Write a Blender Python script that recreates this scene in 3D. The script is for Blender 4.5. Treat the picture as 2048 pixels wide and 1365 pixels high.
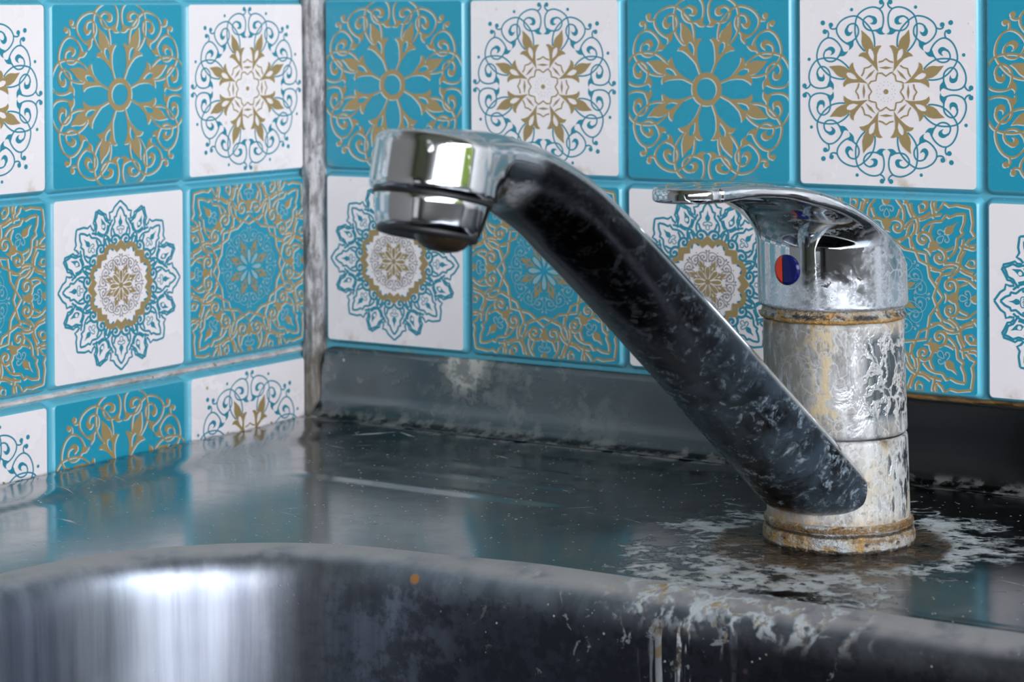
import bpy, bmesh, math, random
import numpy as np
from mathutils import Vector, Matrix
from mathutils.geometry import tessellate_polygon

# ------------------------------------------------------------------ set-up
for o in list(bpy.data.objects):
    bpy.data.objects.remove(o, do_unlink=True)
SC = bpy.context.scene
COL = SC.collection
U = 0.07                      # one wall tile is 7 cm; every length below is in tiles

# camera -----------------------------------------------------------------
cam_data = bpy.data.cameras.new('camera')
cam = bpy.data.objects.new('camera', cam_data)
COL.objects.link(cam)
cam_data.sensor_width = 36.0
cam_data.lens = 4847.77 / 2048 * 36.0
cam_data.shift_y = -620.68 / 2048
cam_data.clip_start = 0.01
cam_data.clip_end = 100
pt, yw, rl = 0.0078, -0.5874, -0.0059
FW = Vector((math.sin(yw) * math.cos(pt), math.cos(yw) * math.cos(pt), -math.sin(pt)))
RT = Vector((math.cos(yw), -math.sin(yw), 0))
UP = RT.cross(FW)
R2 = RT * math.cos(rl) + UP * math.sin(rl)
U2 = -RT * math.sin(rl) + UP * math.cos(rl)
CAM = Vector((9.2557, -11.6502, -0.0708))
cam.matrix_world = Matrix(((R2.x, U2.x, -FW.x, CAM.x * U), (R2.y, U2.y, -FW.y, CAM.y * U),
                           (R2.z, U2.z, -FW.z, CAM.z * U), (0, 0, 0, 1)))
cam_data.dof.use_dof = True
cam_data.dof.focus_distance = 0.812
cam_data.dof.aperture_fstop = 24.0
SC.camera = cam

# view -------------------------------------------------------------------
SC.view_settings.view_transform = 'Standard'
SC.view_settings.look = 'None'
SC.view_settings.gamma = 1.0
SC.view_settings.use_curve_mapping = False
SC.view_settings.exposure = 0.73
SC.cycles.max_bounces = 7
SC.cycles.diffuse_bounces = 4
SC.cycles.glossy_bounces = 4
SC.cycles.caustics_reflective = False
SC.cycles.caustics_refractive = False
SC.cycles.adaptive_threshold = 0.035


# ------------------------------------------------------------------ node helper
class G:
    def __init__(self, tree):
        self.t = tree

    def n(self, kind, props=None, **ins):
        nd = self.t.nodes.new(kind)
        for k, v in (props or {}).items():
            setattr(nd, k, v)
        for k, v in ins.items():
            key = int(k[1:]) if k[0] == 'i' and k[1:].isdigit() else k.replace('_', ' ')
            self.set(nd.inputs[key], v)
        return nd

    def set(self, sock, v):
        if isinstance(v, bpy.types.Node):
            v = v.outputs[0]
        if isinstance(v, bpy.types.NodeSocket):
            self.t.links.new(v, sock)
        else:
            if sock.type == 'RGBA' and len(v) == 3:
                v = (*v, 1)
            sock.default_value = v

    def m(self, op, a, b=0.0, c=None, clamp=False):
        nd = self.n('ShaderNodeMath', {'operation': op, 'use_clamp': clamp}, i0=a, i1=b)
        if c is not None:
            self.set(nd.inputs[2], c)
        return nd.outputs[0]

    def vm(self, op, a, b):
        return self.n('ShaderNodeVectorMath', {'operation': op}, i0=a, i1=b).outputs[0]

    def scale(self, v, s):
        return self.vm('MULTIPLY', v, s if isinstance(s, tuple) else (s, s, s))

    def mix(self, f, a, b):
        nd = self.n('ShaderNodeMix', {'data_type': 'RGBA'}, i0=f)
        self.set(nd.inputs[6], a)
        self.set(nd.inputs[7], b)
        return nd.outputs[2]

    def mixf(self, f, a, b):
        nd = self.n('ShaderNodeMix', {'data_type': 'FLOAT'}, i0=f, i2=a, i3=b)
        return nd.outputs[0]

    def noise(self, v, s, d=4.0, r=0.55, dist=0.0):
        return self.n('ShaderNodeTexNoise', None, Vector=v, Scale=s, Detail=d, Roughness=r, Distortion=dist).outputs[0]

    def vor(self, v, s, feature='F1', rnd=1.0):
        return self.n('ShaderNodeTexVoronoi', {'feature': feature}, Vector=v, Scale=s, Randomness=rnd).outputs[0]

    def ss(self, x, a, b):
        """smooth step of x from a (0) to b (1)"""
        return self.n('ShaderNodeMapRange', {'interpolation_type': 'SMOOTHSTEP'}, i0=x, i1=a, i2=b, i3=0.0, i4=1.0).outputs[0]

    def mul(self, *a):
        r = a[0]
        for b in a[1:]:
            r = self.m('MULTIPLY', r, b)
        return r

    def mx(self, *a):
        r = a[0]
        for b in a[1:]:
            r = self.m('MAXIMUM', r, b)
        return r

    def inv(self, a):
        return self.m('SUBTRACT', 1.0, a)

    def xyz(self, v):
        nd = self.n('ShaderNodeSeparateXYZ', None, i0=v)
        return nd.outputs[0], nd.outputs[1], nd.outputs[2]

    def bump(self, h, strength, dist):
        return self.n('ShaderNodeBump', None, Strength=strength, Distance=dist, Height=h).outputs[0]


def material(name):
    mt = bpy.data.materials.new(name)
    mt.use_nodes = True
    t = mt.node_tree
    t.nodes.clear()
    g = G(t)
    out = t.nodes.new('ShaderNodeOutputMaterial')
    bs = t.nodes.new('ShaderNodeBsdfPrincipled')
    t.links.new(bs.outputs[0], out.inputs[0])
    tc = t.nodes.new('ShaderNodeTexCoord')
    P = g.scale(tc.outputs['Object'], 1.0 / U)

    def put(**k):
        for a, v in k.items():
            g.set(bs.inputs[a.replace('_', ' ')], v)
    return mt, g, P, put, tc


# ------------------------------------------------------------------ daylight: a garden and a bright sky outside the windows
world = bpy.data.worlds.new('garden_sky')
SC.world = world
world.use_nodes = True
wt = world.node_tree
wt.nodes.clear()
g = G(wt)
wout = wt.nodes.new('ShaderNodeOutputWorld')
bg = wt.nodes.new('ShaderNodeBackground')
wt.links.new(bg.outputs[0], wout.inputs[0])
wtc = wt.nodes.new('ShaderNodeTexCoord')
wd = wtc.outputs['Generated']
wx, wy, wz = g.xyz(wd)
leaf = g.noise(wd, 14.0, 6.0, 0.65)
green = g.mix(g.ss(leaf, 0.42, 0.66), (0.015, 0.03, 0.006), (0.32, 0.44, 0.08))
hedge_top = g.m('ADD', 0.10, g.m('MULTIPLY', g.noise(wd, 5.0, 4.0), 0.30))
side = g.ss(wy, -0.30, -0.12)                     # trees close to the house on the far side of the side window
hedge = g.mx(g.mul(g.inv(g.ss(g.m('SUBTRACT', wz, hedge_top), -0.02, 0.03)), side), g.inv(g.ss(wz, -0.16, -0.08)))
sky = g.mix(g.ss(wz, 0.0, 0.5), (0.97, 0.96, 1.0), (0.82, 0.90, 1.03))
bright = g.mixf(g.ss(wx, 0.16, 0.34), 0.55, 9.0)
skyc = g.n('ShaderNodeVectorMath', {'operation': 'SCALE'}, i0=sky)
g.set(skyc.inputs[3], bright)
hed = g.n('ShaderNodeVectorMath', {'operation': 'SCALE'}, i0=green)
g.set(hed.inputs[3], 2.3)
g.set(bg.inputs[0], g.mix(hedge, skyc.outputs[0], hed.outputs[0]))
bg.inputs[1].default_value = 1.0

ROOM = dict(x1=26.0, y0=-75.0, z0=-14.9, z1=21.0)
WIN1 = dict(a0=-58.0, a1=-0.8, z0=-1.0, z1=11.0)      # side window, in the right wall (a = y)
WIN2 = dict(a0=4.0, a1=16.0, z0=-9.0, z1=14.0)         # window behind the camera, in the front wall (a = x)


def portal(name, loc, rot, sx, sy):
    ld = bpy.data.lights.new(name, 'AREA')
    ld.shape = 'RECTANGLE'
    ld.size, ld.size_y = sx * U, sy * U
    ld.cycles.is_portal = True
    ob = bpy.data.objects.new(name, ld)
    COL.objects.link(ob)
    ob.location = Vector(loc) * U
    ob.rotation_euler = rot
    return ob


portal('side_window_daylight', (ROOM['x1'] + 1.4, (WIN1['a0'] + WIN1['a1']) / 2, (WIN1['z0'] + WIN1['z1']) / 2),
       (math.radians(90), 0, math.radians(90)), WIN1['a1'] - WIN1['a0'], WIN1['z1'] - WIN1['z0'])
portal('front_window_daylight', ((WIN2['a0'] + WIN2['a1']) / 2, ROOM['y0'] - 1.4, (WIN2['z0'] + WIN2['z1']) / 2),
       (math.radians(90), 0, 0), WIN2['a1'] - WIN2['a0'], WIN2['z1'] - WIN2['z0'])
bpy.data.objects['front_window_daylight'].rotation_euler = (math.radians(-90), 0, math.radians(180))


# ------------------------------------------------------------------ mesh helpers
def link(name, me, parent=None):
    ob = bpy.data.objects.new(name, me)
    COL.objects.link(ob)
    if parent is not None:
        ob.parent = parent
    return ob


def tag(ob, label=None, category=None, group=None, kind=None):
    for k, v in (('label', label), ('category', category), ('group', group), ('kind', kind)):
        if v:
            ob[k] = v
    return ob


class MB:
    """collects polygons in tile units, with a material index per face"""
    def __init__(self):
        self.v, self.f, self.mi, self.sm = [], [], [], []

    def add(self, verts, faces, mi=0, smooth=False):
        b = len(self.v)
        self.v.extend(verts)
        for f in faces:
            self.f.append([b + i for i in f])
            self.mi.append(mi)
            self.sm.append(smooth)

    def box(self, a, b, mi=0):
        x0, y0, z0 = a
        x1, y1, z1 = b
        self.add([(x0, y0, z0), (x1, y0, z0), (x1, y1, z0), (x0, y1, z0), (x0, y0, z1), (x1, y0, z1), (x1, y1, z1), (x0, y1, z1)],
                 [(0, 3, 2, 1), (4, 5, 6, 7), (0, 1, 5, 4), (1, 2, 6, 5), (2, 3, 7, 6), (3, 0, 4, 7)], mi)

    def build(self, name, mats, parent=None):
        me = bpy.data.meshes.new(name)
        me.from_pydata([(x * U, y * U, z * U) for x, y, z in self.v], [], self.f)
        me.polygons.foreach_set('material_index', self.mi)
        me.polygons.foreach_set('use_smooth', self.sm)
        for mt in (mats if isinstance(mats, (list, tuple)) else [mats]):
            me.materials.append(mt)
        me.update()
        return link(name, me, parent)


def grid_faces(nu, nv, closed_u=False):
    fs = []
    for j in range(nv - 1):
        for i in range(nu if closed_u else nu - 1):
            a, b = j * nu + i, j * nu + (i + 1) % nu
            fs.append((a, b, b + nu, a + nu))
    return fs


def lathe(prof, n=128, lean=None, cap0=False, cap1=False):
    """prof: [(r, z)] from bottom to top -> verts, faces"""
    vs = []
    for r, z in prof:
        for i in range(n):
            a = 2 * math.pi * i / n
            vs.append((r * math.cos(a), r * math.sin(a), z))
    fs = grid_faces(n, len(prof), True)
    if cap0:
        fs.append(tuple(reversed(range(n))))
    if cap1:
        fs.append(tuple(range((len(prof) - 1) * n, len(prof) * n)))
    return vs, fs


def surface_net(fn, lo, hi, step):
    """mesh of fn = 0 (negative inside), vertices pushed onto the surface; returns verts, quads, normals"""
    lo, hi = np.array(lo, float), np.array(hi, float)
    n = np.ceil((hi - lo) / step).astype(int) + 1
    ax = [lo[i] + step * np.arange(n[i]) for i in range(3)]
    F = fn(*np.meshgrid(*ax, indexing='ij'))
    S = F < 0
    acc = np.zeros((*(n - 1), 3))
    cnt = np.zeros(tuple(n - 1))
    corners = [(i, j, k) for i in (0, 1) for j in (0, 1) for k in (0, 1)]
    sl = lambda c: tuple(slice(c[d], n[d] - 1 + c[d]) for d in range(3))
    for c in corners:
        for d in range(3):
            if c[d]:
                continue
            e = list(c)
            e[d] = 1
            f0, f1 = F[sl(c)], F[sl(e)]
            cr = (f0 < 0) != (f1 < 0)
            t = np.where(cr, f0 / np.where(cr, f0 - f1, 1), 0)
            for q in range(3):
                acc[..., q] += np.where(cr, c[q] + (t if q == d else 0), 0)
            cnt += cr
    act = cnt > 0
    idx = -np.ones(tuple(n - 1), int)
    idx[act] = np.arange(act.sum())
    base = np.stack(np.nonzero(act), -1)
    V = lo + step * (base + acc[act] / cnt[act][:, None])
    quads = []
    for d in range(3):
        a, b = (d + 1) % 3, (d + 2) % 3
        s0 = [slice(None)] * 3
        s1 = [slice(None)] * 3
        s0[d], s1[d] = slice(0, n[d] - 1), slice(1, n[d])
        for q in (a, b):
            s0[q] = s1[q] = slice(1, n[q] - 1)
        cr = S[tuple(s0)] != S[tuple(s1)]
        ii = np.stack(np.nonzero(cr), -1)
        ii[:, a] += 1
        ii[:, b] += 1
        out = []
        for da, db in ((0, 0), (1, 0), (1, 1), (0, 1)):
            j = ii.copy()
            j[:, a] -= da
            j[:, b] -= db
            out.append(idx[j[:, 0], j[:, 1], j[:, 2]])
        quads.append(np.stack(out, -1))
    Q = np.concatenate(quads)
    Q = Q[(Q >= 0).all(1)]

    def grad(P, h=2e-3):
        g3 = []
        for d in range(3):
            e = np.zeros(3)
            e[d] = h
            g3.append((fn(*(P + e).T) - fn(*(P - e).T)) / (2 * h))
        return np.stack(g3, -1)
    for _ in range(5):
        gr = grad(V)
        l2 = (gr ** 2).sum(1) + 1e-9
        st = -(fn(*V.T) / l2)[:, None] * gr
        ln = np.linalg.norm(st, axis=1, keepdims=True) + 1e-12
        V = V + st * np.minimum(1, 0.4 * step / ln)
    N = grad(V, 4e-3)
    N /= np.linalg.norm(N, axis=1, keepdims=True) + 1e-12
    p = V[Q]
    fnm = np.cross(p[:, 2] - p[:, 0], p[:, 3] - p[:, 1])
    flip = (fnm * N[Q].mean(1)).sum(1) < 0
    Q[flip] = Q[flip][:, ::-1]
    return V, Q, N


def net_object(name, V, Q, N, mats, parent=None):
    me = bpy.data.meshes.new(name)
    me.from_pydata((V * U).tolist(), [], Q.tolist())
    me.polygons.foreach_set('use_smooth', [True] * len(Q))
    me.update()
    me.normals_split_custom_set_from_vertices(N.tolist())
    for mt in (mats if isinstance(mats, (list, tuple)) else [mats]):
        me.materials.append(mt)
    return link(name, me, parent)


def smin(a, b, k):
    h = np.maximum(k - np.abs(a - b), 0) / k
    return np.minimum(a, b) - h * h * k / 4


def smax(a, b, k):
    return -smin(-a, -b, k)


# ------------------------------------------------------------------ materials
FX, FY, FZ = 4.295, -1.494, -2.52          # where the tap stands on the sink
RX, RY = 0.832, 0.554                      # sideways direction across the tap's indicator side


def simple(name, col, rough, metallic=0.0, spec=0.5, bump=None, var=0.0, coat=0.0):
    mt, g, P, put, tc = material(name)
    c = col
    if var:
        nz = g.noise(P, 3.0, 5.0)
        c = g.mix(nz, tuple(x * (1 - var) for x in col), tuple(min(1, x * (1 + var)) for x in col))
    put(Base_Color=c, Roughness=rough, Metallic=metallic, Specular_IOR_Level=spec, Coat_Weight=coat, Coat_Roughness=0.08)
    if bump:
        put(Normal=g.bump(g.noise(P, bump[0], 5.0), bump[1], bump[2] * U))
    return mt


def tile_face(name, col, stain):
    mt, g, P, put, tc = material(name)
    x, y, z = g.xyz(P)
    nz = g.noise(P, 2.2, 4.0)
    c = g.mix(nz, tuple(k * 0.95 for k in col), tuple(min(1, k * 1.04) for k in col))
    # ochre dirt: scattered spots, and a smear along the lower edge of a tile
    row = g.m('FRACT', g.m('DIVIDE', g.m('ADD', g.m('MULTIPLY', z, -1.0), 10.587 * 3), 1.0587))
    low = g.mul(g.ss(row, 0.86, 0.945), g.ss(g.noise(P, 4.5, 5.0, 0.6), 0.54, 0.70))
    sp = g.inv(g.ss(g.vor(P, 5.5), 0.03, 0.085))
    pick = g.ss(g.noise(g.vm('ADD', P, (7.3, 1.1, 4.2)), 1.9, 1.0), 0.51, 0.56)
    grime = g.ss(g.m('MULTIPLY', z, -1.0), 1.2, 2.2)
    d = g.mx(g.mul(low, 0.55), g.mul(sp, pick, g.m('ADD', 0.35, grime)))
    c = g.mix(g.m('MULTIPLY', d, stain, None, True), c, (0.36, 0.21, 0.07))
    tiny = g.mul(g.inv(g.ss(g.vor(P, 17.0), 0.02, 0.075)), g.ss(g.noise(P, 3.3, 1.0), 0.55, 0.62))
    c = g.mix(g.mul(tiny, 0.75), c, (0.16, 0.15, 0.13))
    put(Base_Color=c, Roughness=g.mixf(nz, 0.20, 0.34), Coat_Weight=0.0, Specular_IOR_Level=0.45,
        Normal=g.bump(g.noise(P, 1.6, 3.0), 0.05, 0.05 * U))
    return mt


M_GROOVE = tile_face('teal_moulded_plastic', (0.11, 0.42, 0.54), 0.35)
M_WHITE = tile_face('white_tile_print', (0.835, 0.785, 0.795), 1.0)
M_BLUE = tile_face('blue_tile_print', (0.016, 0.285, 0.415), 0.5)
M_GOLD = simple('gold_ink', (0.325, 0.24, 0.105), 0.36, var=0.12)
M_TEALINK = simple('teal_ink', (0.022, 0.235, 0.33), 0.3)
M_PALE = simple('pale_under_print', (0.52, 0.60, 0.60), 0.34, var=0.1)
M_PALETEAL = simple('pale_teal_under_print', (0.25, 0.42, 0.46), 0.34)
M_GREYINK = simple('grey_ink', (0.26, 0.25, 0.25), 0.4)
M_PLASTER = simple('room_plaster', (0.66, 0.65, 0.63), 0.8, var=0.04)
M_DARKWALL = simple('dark_painted_wall', (0.16, 0.155, 0.15), 0.7, var=0.05)
M_FLOOR = simple('dark_floor', (0.06, 0.055, 0.05), 0.45, var=0.2)
M_FRAME = simple('white_window_frame', (0.75, 0.75, 0.75), 0.4)
M_SEAL_SHADE = simple('black_seal_and_shade', (0.012, 0.012, 0.013), 0.45)


def caulk():
    mt, g, P, put, tc = material('old_grey_caulk')
    x, y, z = g.xyz(P)
    q = g.scale(P, (1.0, 1.0, 0.45))
    a = g.noise(q, 14.0, 6.0, 0.65)
    b = g.noise(q, 34.0, 4.0, 0.6)
    c = g.mix(g.ss(a, 0.36, 0.62), (0.20, 0.195, 0.20), (0.56, 0.54, 0.55))
    c = g.mix(g.mul(g.ss(b, 0.60, 0.72), 0.8), c, (0.06, 0.06, 0.055))
    dirt = g.ss(g.m('ADD', z, g.m('MULTIPLY', a, 0.5)), -1.55, -2.05)
    c = g.mix(g.mul(dirt, 0.8), c, g.mix(a, (0.035, 0.03, 0.02), (0.20, 0.17, 0.12)))
    put(Base_Color=c, Roughness=0.6, Normal=g.bump(g.m('ADD', a, g.m('MULTIPLY', b, 0.5)), 0.9, 0.03 * U))
    return mt


def seam():
    mt, g, P, put, tc = material('weathered_panel_seam')
    a = g.noise(g.scale(P, (1.0, 1.0, 2.0)), 9.0, 6.0, 0.65)
    c = g.mix(g.ss(a, 0.3, 0.7), (0.36, 0.32, 0.30), (0.68, 0.64, 0.63))
    c = g.mix(g.ss(g.noise(P, 24.0, 3.0), 0.62, 0.72), c, (0.16, 0.13, 0.10))
    put(Base_Color=c, Roughness=0.7, Normal=g.bump(a, 0.6, 0.02 * U))
    return mt


def grime():
    mt, g, P, put, tc = material('brown_grime')
    a = g.noise(g.scale(P, (0.6, 1.0, 2.0)), 7.0, 6.0, 0.65)
    c = g.mix(g.ss(a, 0.35, 0.65), (0.016, 0.012, 0.006), (0.20, 0.105, 0.03))
    c = g.mix(g.ss(a, 0.62, 0.72), c, (0.45, 0.38, 0.25))
    put(Base_Color=c, Roughness=0.65, Normal=g.bump(a, 0.8, 0.03 * U))
    return mt


M_CAULK, M_SEAM, M_GRIME = caulk(), seam(), grime()


def specks(g, P, s, lim):
    """a few small pale crumbs"""
    v = g.vor(P, s)
    on = g.ss(g.noise(P, s * 0.45, 1.0), 0.60, 0.63)
    return g.mul(g.inv(g.ss(v, lim * 0.6, lim)), on)


def scratches(g, P, ang, s, thr):
    rot = g.n('ShaderNodeVectorRotate', {'rotation_type': 'Z_AXIS'}, Vector=P, Angle=ang)
    nz = g.noise(g.scale(rot.outputs[0], (1.0, 16.0, 1.0)), s, 3.0, 0.6, 0.25)
    return g.mul(g.ss(nz, thr, thr + 0.05), g.ss(g.noise(P, 1.7, 2.0), 0.50, 0.62))


def steel_deck():
    mt, g, P, put, tc = material('worn_steel_deck')
    x, y, z = g.xyz(P)
    flat = g.n('ShaderNodeCombineXYZ', None, i0=x, i1=y, i2=0.0).outputs[0]
    n1 = g.noise(P, 1.3, 5.0, 0.6)
    n2 = g.noise(P, 6.0, 6.0, 0.65)
    n3 = g.noise(P, 26.0, 5.0, 0.65)
    worn = g.ss(g.m('ADD', x, g.m('MULTIPLY', n1, 1.6)), 2.6, 5.2)  # base colour gets darker towards the right, broken up by noise
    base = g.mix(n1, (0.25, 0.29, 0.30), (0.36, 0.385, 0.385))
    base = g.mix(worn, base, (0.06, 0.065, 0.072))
    # distance from the tap
    q = g.vm('SUBTRACT', flat, (FX, FY, 0))
    qx, qy, _ = g.xyz(q)
    rr = g.n('ShaderNodeVectorMath', {'operation': 'LENGTH'}, i0=q).outputs[1]
    warp = g.m('SUBTRACT', g.noise(flat, 2.6, 6.0, 0.62), 0.5)
    fine = g.m('SUBTRACT', n2, 0.5)
    # crust: a halo round the foot, and a broad tongue running to the bowl's edge
    halo = g.ss(g.m('ADD', rr, g.m('MULTIPLY', warp, 1.5)), 1.02, 0.45)
    tq = g.vm('MULTIPLY', g.vm('SUBTRACT', flat, (4.30, -2.30, 0)), (1.15, 1.55, 1))
    tl = g.n('ShaderNodeVectorMath', {'operation': 'LENGTH'}, i0=tq).outputs[1]
    tongue = g.ss(g.m('ADD', tl, g.m('MULTIPLY', warp, 1.7)), 0.92, 0.35)
    dens = g.mx(halo, tongue)
    ve = g.n('ShaderNodeTexVoronoi', {'feature': 'DISTANCE_TO_EDGE'}, Vector=g.vm('ADD', g.scale(flat, (1.0, 1.25, 1.0)), g.scale(g.n('ShaderNodeTexNoise', None, Vector=flat, Scale=5.0, Detail=4.0).outputs[1], 0.35)), Scale=7.5).outputs[0]
    net = g.inv(g.ss(ve, 0.03, 0.20))
    solid = g.ss(g.m('ADD', dens, g.m('MULTIPLY', fine, 2.4)), 0.64, 1.00)
    holes = g.ss(g.noise(g.scale(flat, (1.0, 1.35, 1.0)), 11.0, 4.0, 0.6), 0.40, 0.50)
    crust = g.m('MAXIMUM', g.mul(solid, holes), g.mul(net, g.ss(dens, 0.15, 0.5), g.ss(n2, 0.38, 0.54)), None, True)
    crust = g.mul(crust, g.ss(g.m('ADD', n3, g.m('MULTIPLY', n2, 0.5)), 0.48, 0.70))
    ccol = g.mix(g.ss(n2, 0.4, 0.62), (0.40, 0.345, 0.26), (0.50, 0.525, 0.54))
    ccol = g.mix(g.mul(g.ss(n3, 0.5, 0.7), 0.6), ccol, (0.22, 0.24, 0.25))
    # thin haze of dried water everywhere
    haze = g.mul(g.ss(g.m('ADD', n2, g.m('MULTIPLY', n1, 0.5)), 0.72, 1.02), 0.30)
    sc = g.mx(scratches(g, flat, 0.25, 1.5, 0.66), scratches(g, flat, -0.7, 1.2, 0.68), scratches(g, flat, 1.3, 1.1, 0.70))
    crumb = g.mx(specks(g, flat, 9.0, 0.09), specks(g, flat, 21.0, 0.15), specks(g, g.vm('ADD', flat, (3.3, 1.7, 0.0)), 34.0, 0.20))
    # the dirty line where deck and upstand meet
    line = g.mul(g.ss(g.m('ADD', y, g.m('MULTIPLY', warp, 0.10)), -0.215, -0.150), g.ss(n2, 0.40, 0.55))
    # puddle stain around the foot
    wet = g.ss(g.m('ADD', g.m('ADD', rr, g.m('MULTIPLY', warp, 0.42)), g.m('MULTIPLY', g.m('ADD', qy, 0.1), 0.18)), 0.60, 0.52)
    bcol = g.mix(g.ss(n2, 0.38, 0.68), (0.010, 0.007, 0.004), (0.10, 0.055, 0.018))
    white = g.m('MAXIMUM', g.mx(crust, sc, crumb), g.mul(line, 0.55), None, True)
    c = g.mix(haze, base, (0.26, 0.285, 0.29))
    wcol = g.mix(crust, g.mix(line, (0.62, 0.66, 0.68), (0.30, 0.24, 0.17)), ccol)
    c = g.mix(white, c, wcol)
    c = g.mix(g.mul(wet, 0.93), c, bcol)
    met = g.mul(g.inv(g.mul(white, 0.9)), g.inv(wet), g.inv(g.mul(haze, 0.7)))
    rough = g.mixf(white, g.m('ADD', 0.095, g.m('MULTIPLY', n2, 0.13)), 0.62)
    rough = g.mixf(wet, rough, 0.05)
    h = g.m('ADD', g.m('MULTIPLY', white, 0.9), g.m('MULTIPLY', n1, 0.25))
    put(Base_Color=c, Metallic=met, Specular_IOR_Level=g.mixf(wet, 0.5, 0.16), Roughness=rough, Normal=g.bump(h, 0.35, 0.02 * U))
    return mt


def steel_bowl():
    mt, g, P, put, tc = material('worn_steel_bowl')
    P = g.vm('ADD', P, (4.61, -4.93, 0.0))
    x, y, z = g.xyz(P)
    st = g.noise(g.scale(P, (7.0, 7.0, 0.35)), 1.0, 5.0, 0.6)
    n2 = g.noise(P, 5.0, 6.0, 0.65)
    n3 = g.noise(P, 20.0, 4.0, 0.6)
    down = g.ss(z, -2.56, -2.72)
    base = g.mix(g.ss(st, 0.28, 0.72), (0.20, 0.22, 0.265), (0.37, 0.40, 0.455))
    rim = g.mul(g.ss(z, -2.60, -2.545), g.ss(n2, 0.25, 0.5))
    base = g.mix(g.mul(g.ss(g.m('ADD', x, g.m('MULTIPLY', n2, 0.8)), 2.7, 3.6), down), base, (0.075, 0.08, 0.095))  # dark reflections of the right half painted into the base colour
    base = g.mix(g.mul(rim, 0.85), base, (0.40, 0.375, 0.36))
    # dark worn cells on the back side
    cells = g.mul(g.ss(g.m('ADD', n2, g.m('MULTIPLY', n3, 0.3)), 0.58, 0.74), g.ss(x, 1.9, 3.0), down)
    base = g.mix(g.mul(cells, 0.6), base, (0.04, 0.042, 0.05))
    # mineral runs below the tap, and blotches
    dx = g.m('ABSOLUTE', g.m('SUBTRACT', x, 4.25))
    wob = g.noise(g.scale(P, (3.0, 3.0, 1.2)), 1.0, 3.0)
    run = g.noise(g.vm('ADD', g.scale(P, (15.0, 15.0, 0.7)), g.scale(g.n('ShaderNodeTexNoise', None, Vector=P, Scale=2.5, Detail=2.0).outputs[1], 0.9)), 1.0, 4.0, 0.6)
    runs = g.mul(g.ss(run, 0.555, 0.60), g.ss(g.m('ADD', dx, g.m('MULTIPLY', n2, 0.25)), 0.42, 0.16), g.ss(z, -2.50, -2.56), g.ss(n2, 0.40, 0.52))
    blot = g.mul(g.ss(g.noise(P, 8.0, 5.0, 0.7, 0.6), 0.60, 0.65), g.ss(dx, 1.7, 0.2))
    ve = g.n('ShaderNodeTexVoronoi', {'feature': 'DISTANCE_TO_EDGE'}, Vector=g.vm('ADD', g.scale(P, (1.0, 1.0, 0.6)), g.scale(g.n('ShaderNodeTexNoise', None, Vector=P, Scale=5.0, Detail=4.0).outputs[1], 0.35)), Scale=7.5).outputs[0]
    topc = g.mul(g.inv(g.ss(ve, 0.03, 0.16)), g.ss(n2, 0.44, 0.54), g.ss(g.m('SUBTRACT', g.m('ABSOLUTE', g.m('SUBTRACT', x, 4.45)), g.m('MULTIPLY', n2, 0.5)), 0.48, 0.10), g.ss(z, -2.72, -2.57))
    crumb = g.mx(specks(g, P, 12.0, 0.09), specks(g, P, 24.0, 0.16))
    crumb = g.m('MULTIPLY', crumb, g.m('ADD', 0.05, g.mul(g.ss(x, 2.6, 3.4), 0.7)))
    white = g.m('MAXIMUM', g.mx(runs, g.mul(blot, 0.55), topc), crumb, None, True)
    wcol = g.mix(g.ss(n3, 0.40, 0.54), (0.30, 0.22, 0.11), (0.42, 0.45, 0.46))
    rust = g.mul(g.inv(g.ss(g.vor(P, 2.3), 0.04, 0.075)), g.ss(g.noise(P, 1.3, 1.0), 0.52, 0.56))
    c = g.mix(white, base, wcol)
    c = g.mix(rust, c, (0.30, 0.13, 0.03))
    rough = g.mixf(white, g.mixf(rim, g.m('ADD', 0.25, g.m('ADD', g.m('MULTIPLY', st, 0.12), g.m('MULTIPLY', n2, 0.18))), 0.5), 0.6)
    tan = g.n('ShaderNodeTangent', {'direction_type': 'RADIAL', 'axis': 'Z'})
    put(Anisotropic=g.mul(g.inv(white), 0.58), Anisotropic_Rotation=0.25, Tangent=tan, Base_Color=c, Metallic=g.mul(g.inv(g.mul(g.mx(white, rust), 0.85)), g.inv(g.mul(rim, 0.55))), Roughness=rough,
        Normal=g.bump(g.m('ADD', g.m('MULTIPLY', white, 0.8), g.m('MULTIPLY', st, 0.10)), 0.25, 0.02 * U))
    return mt


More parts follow.
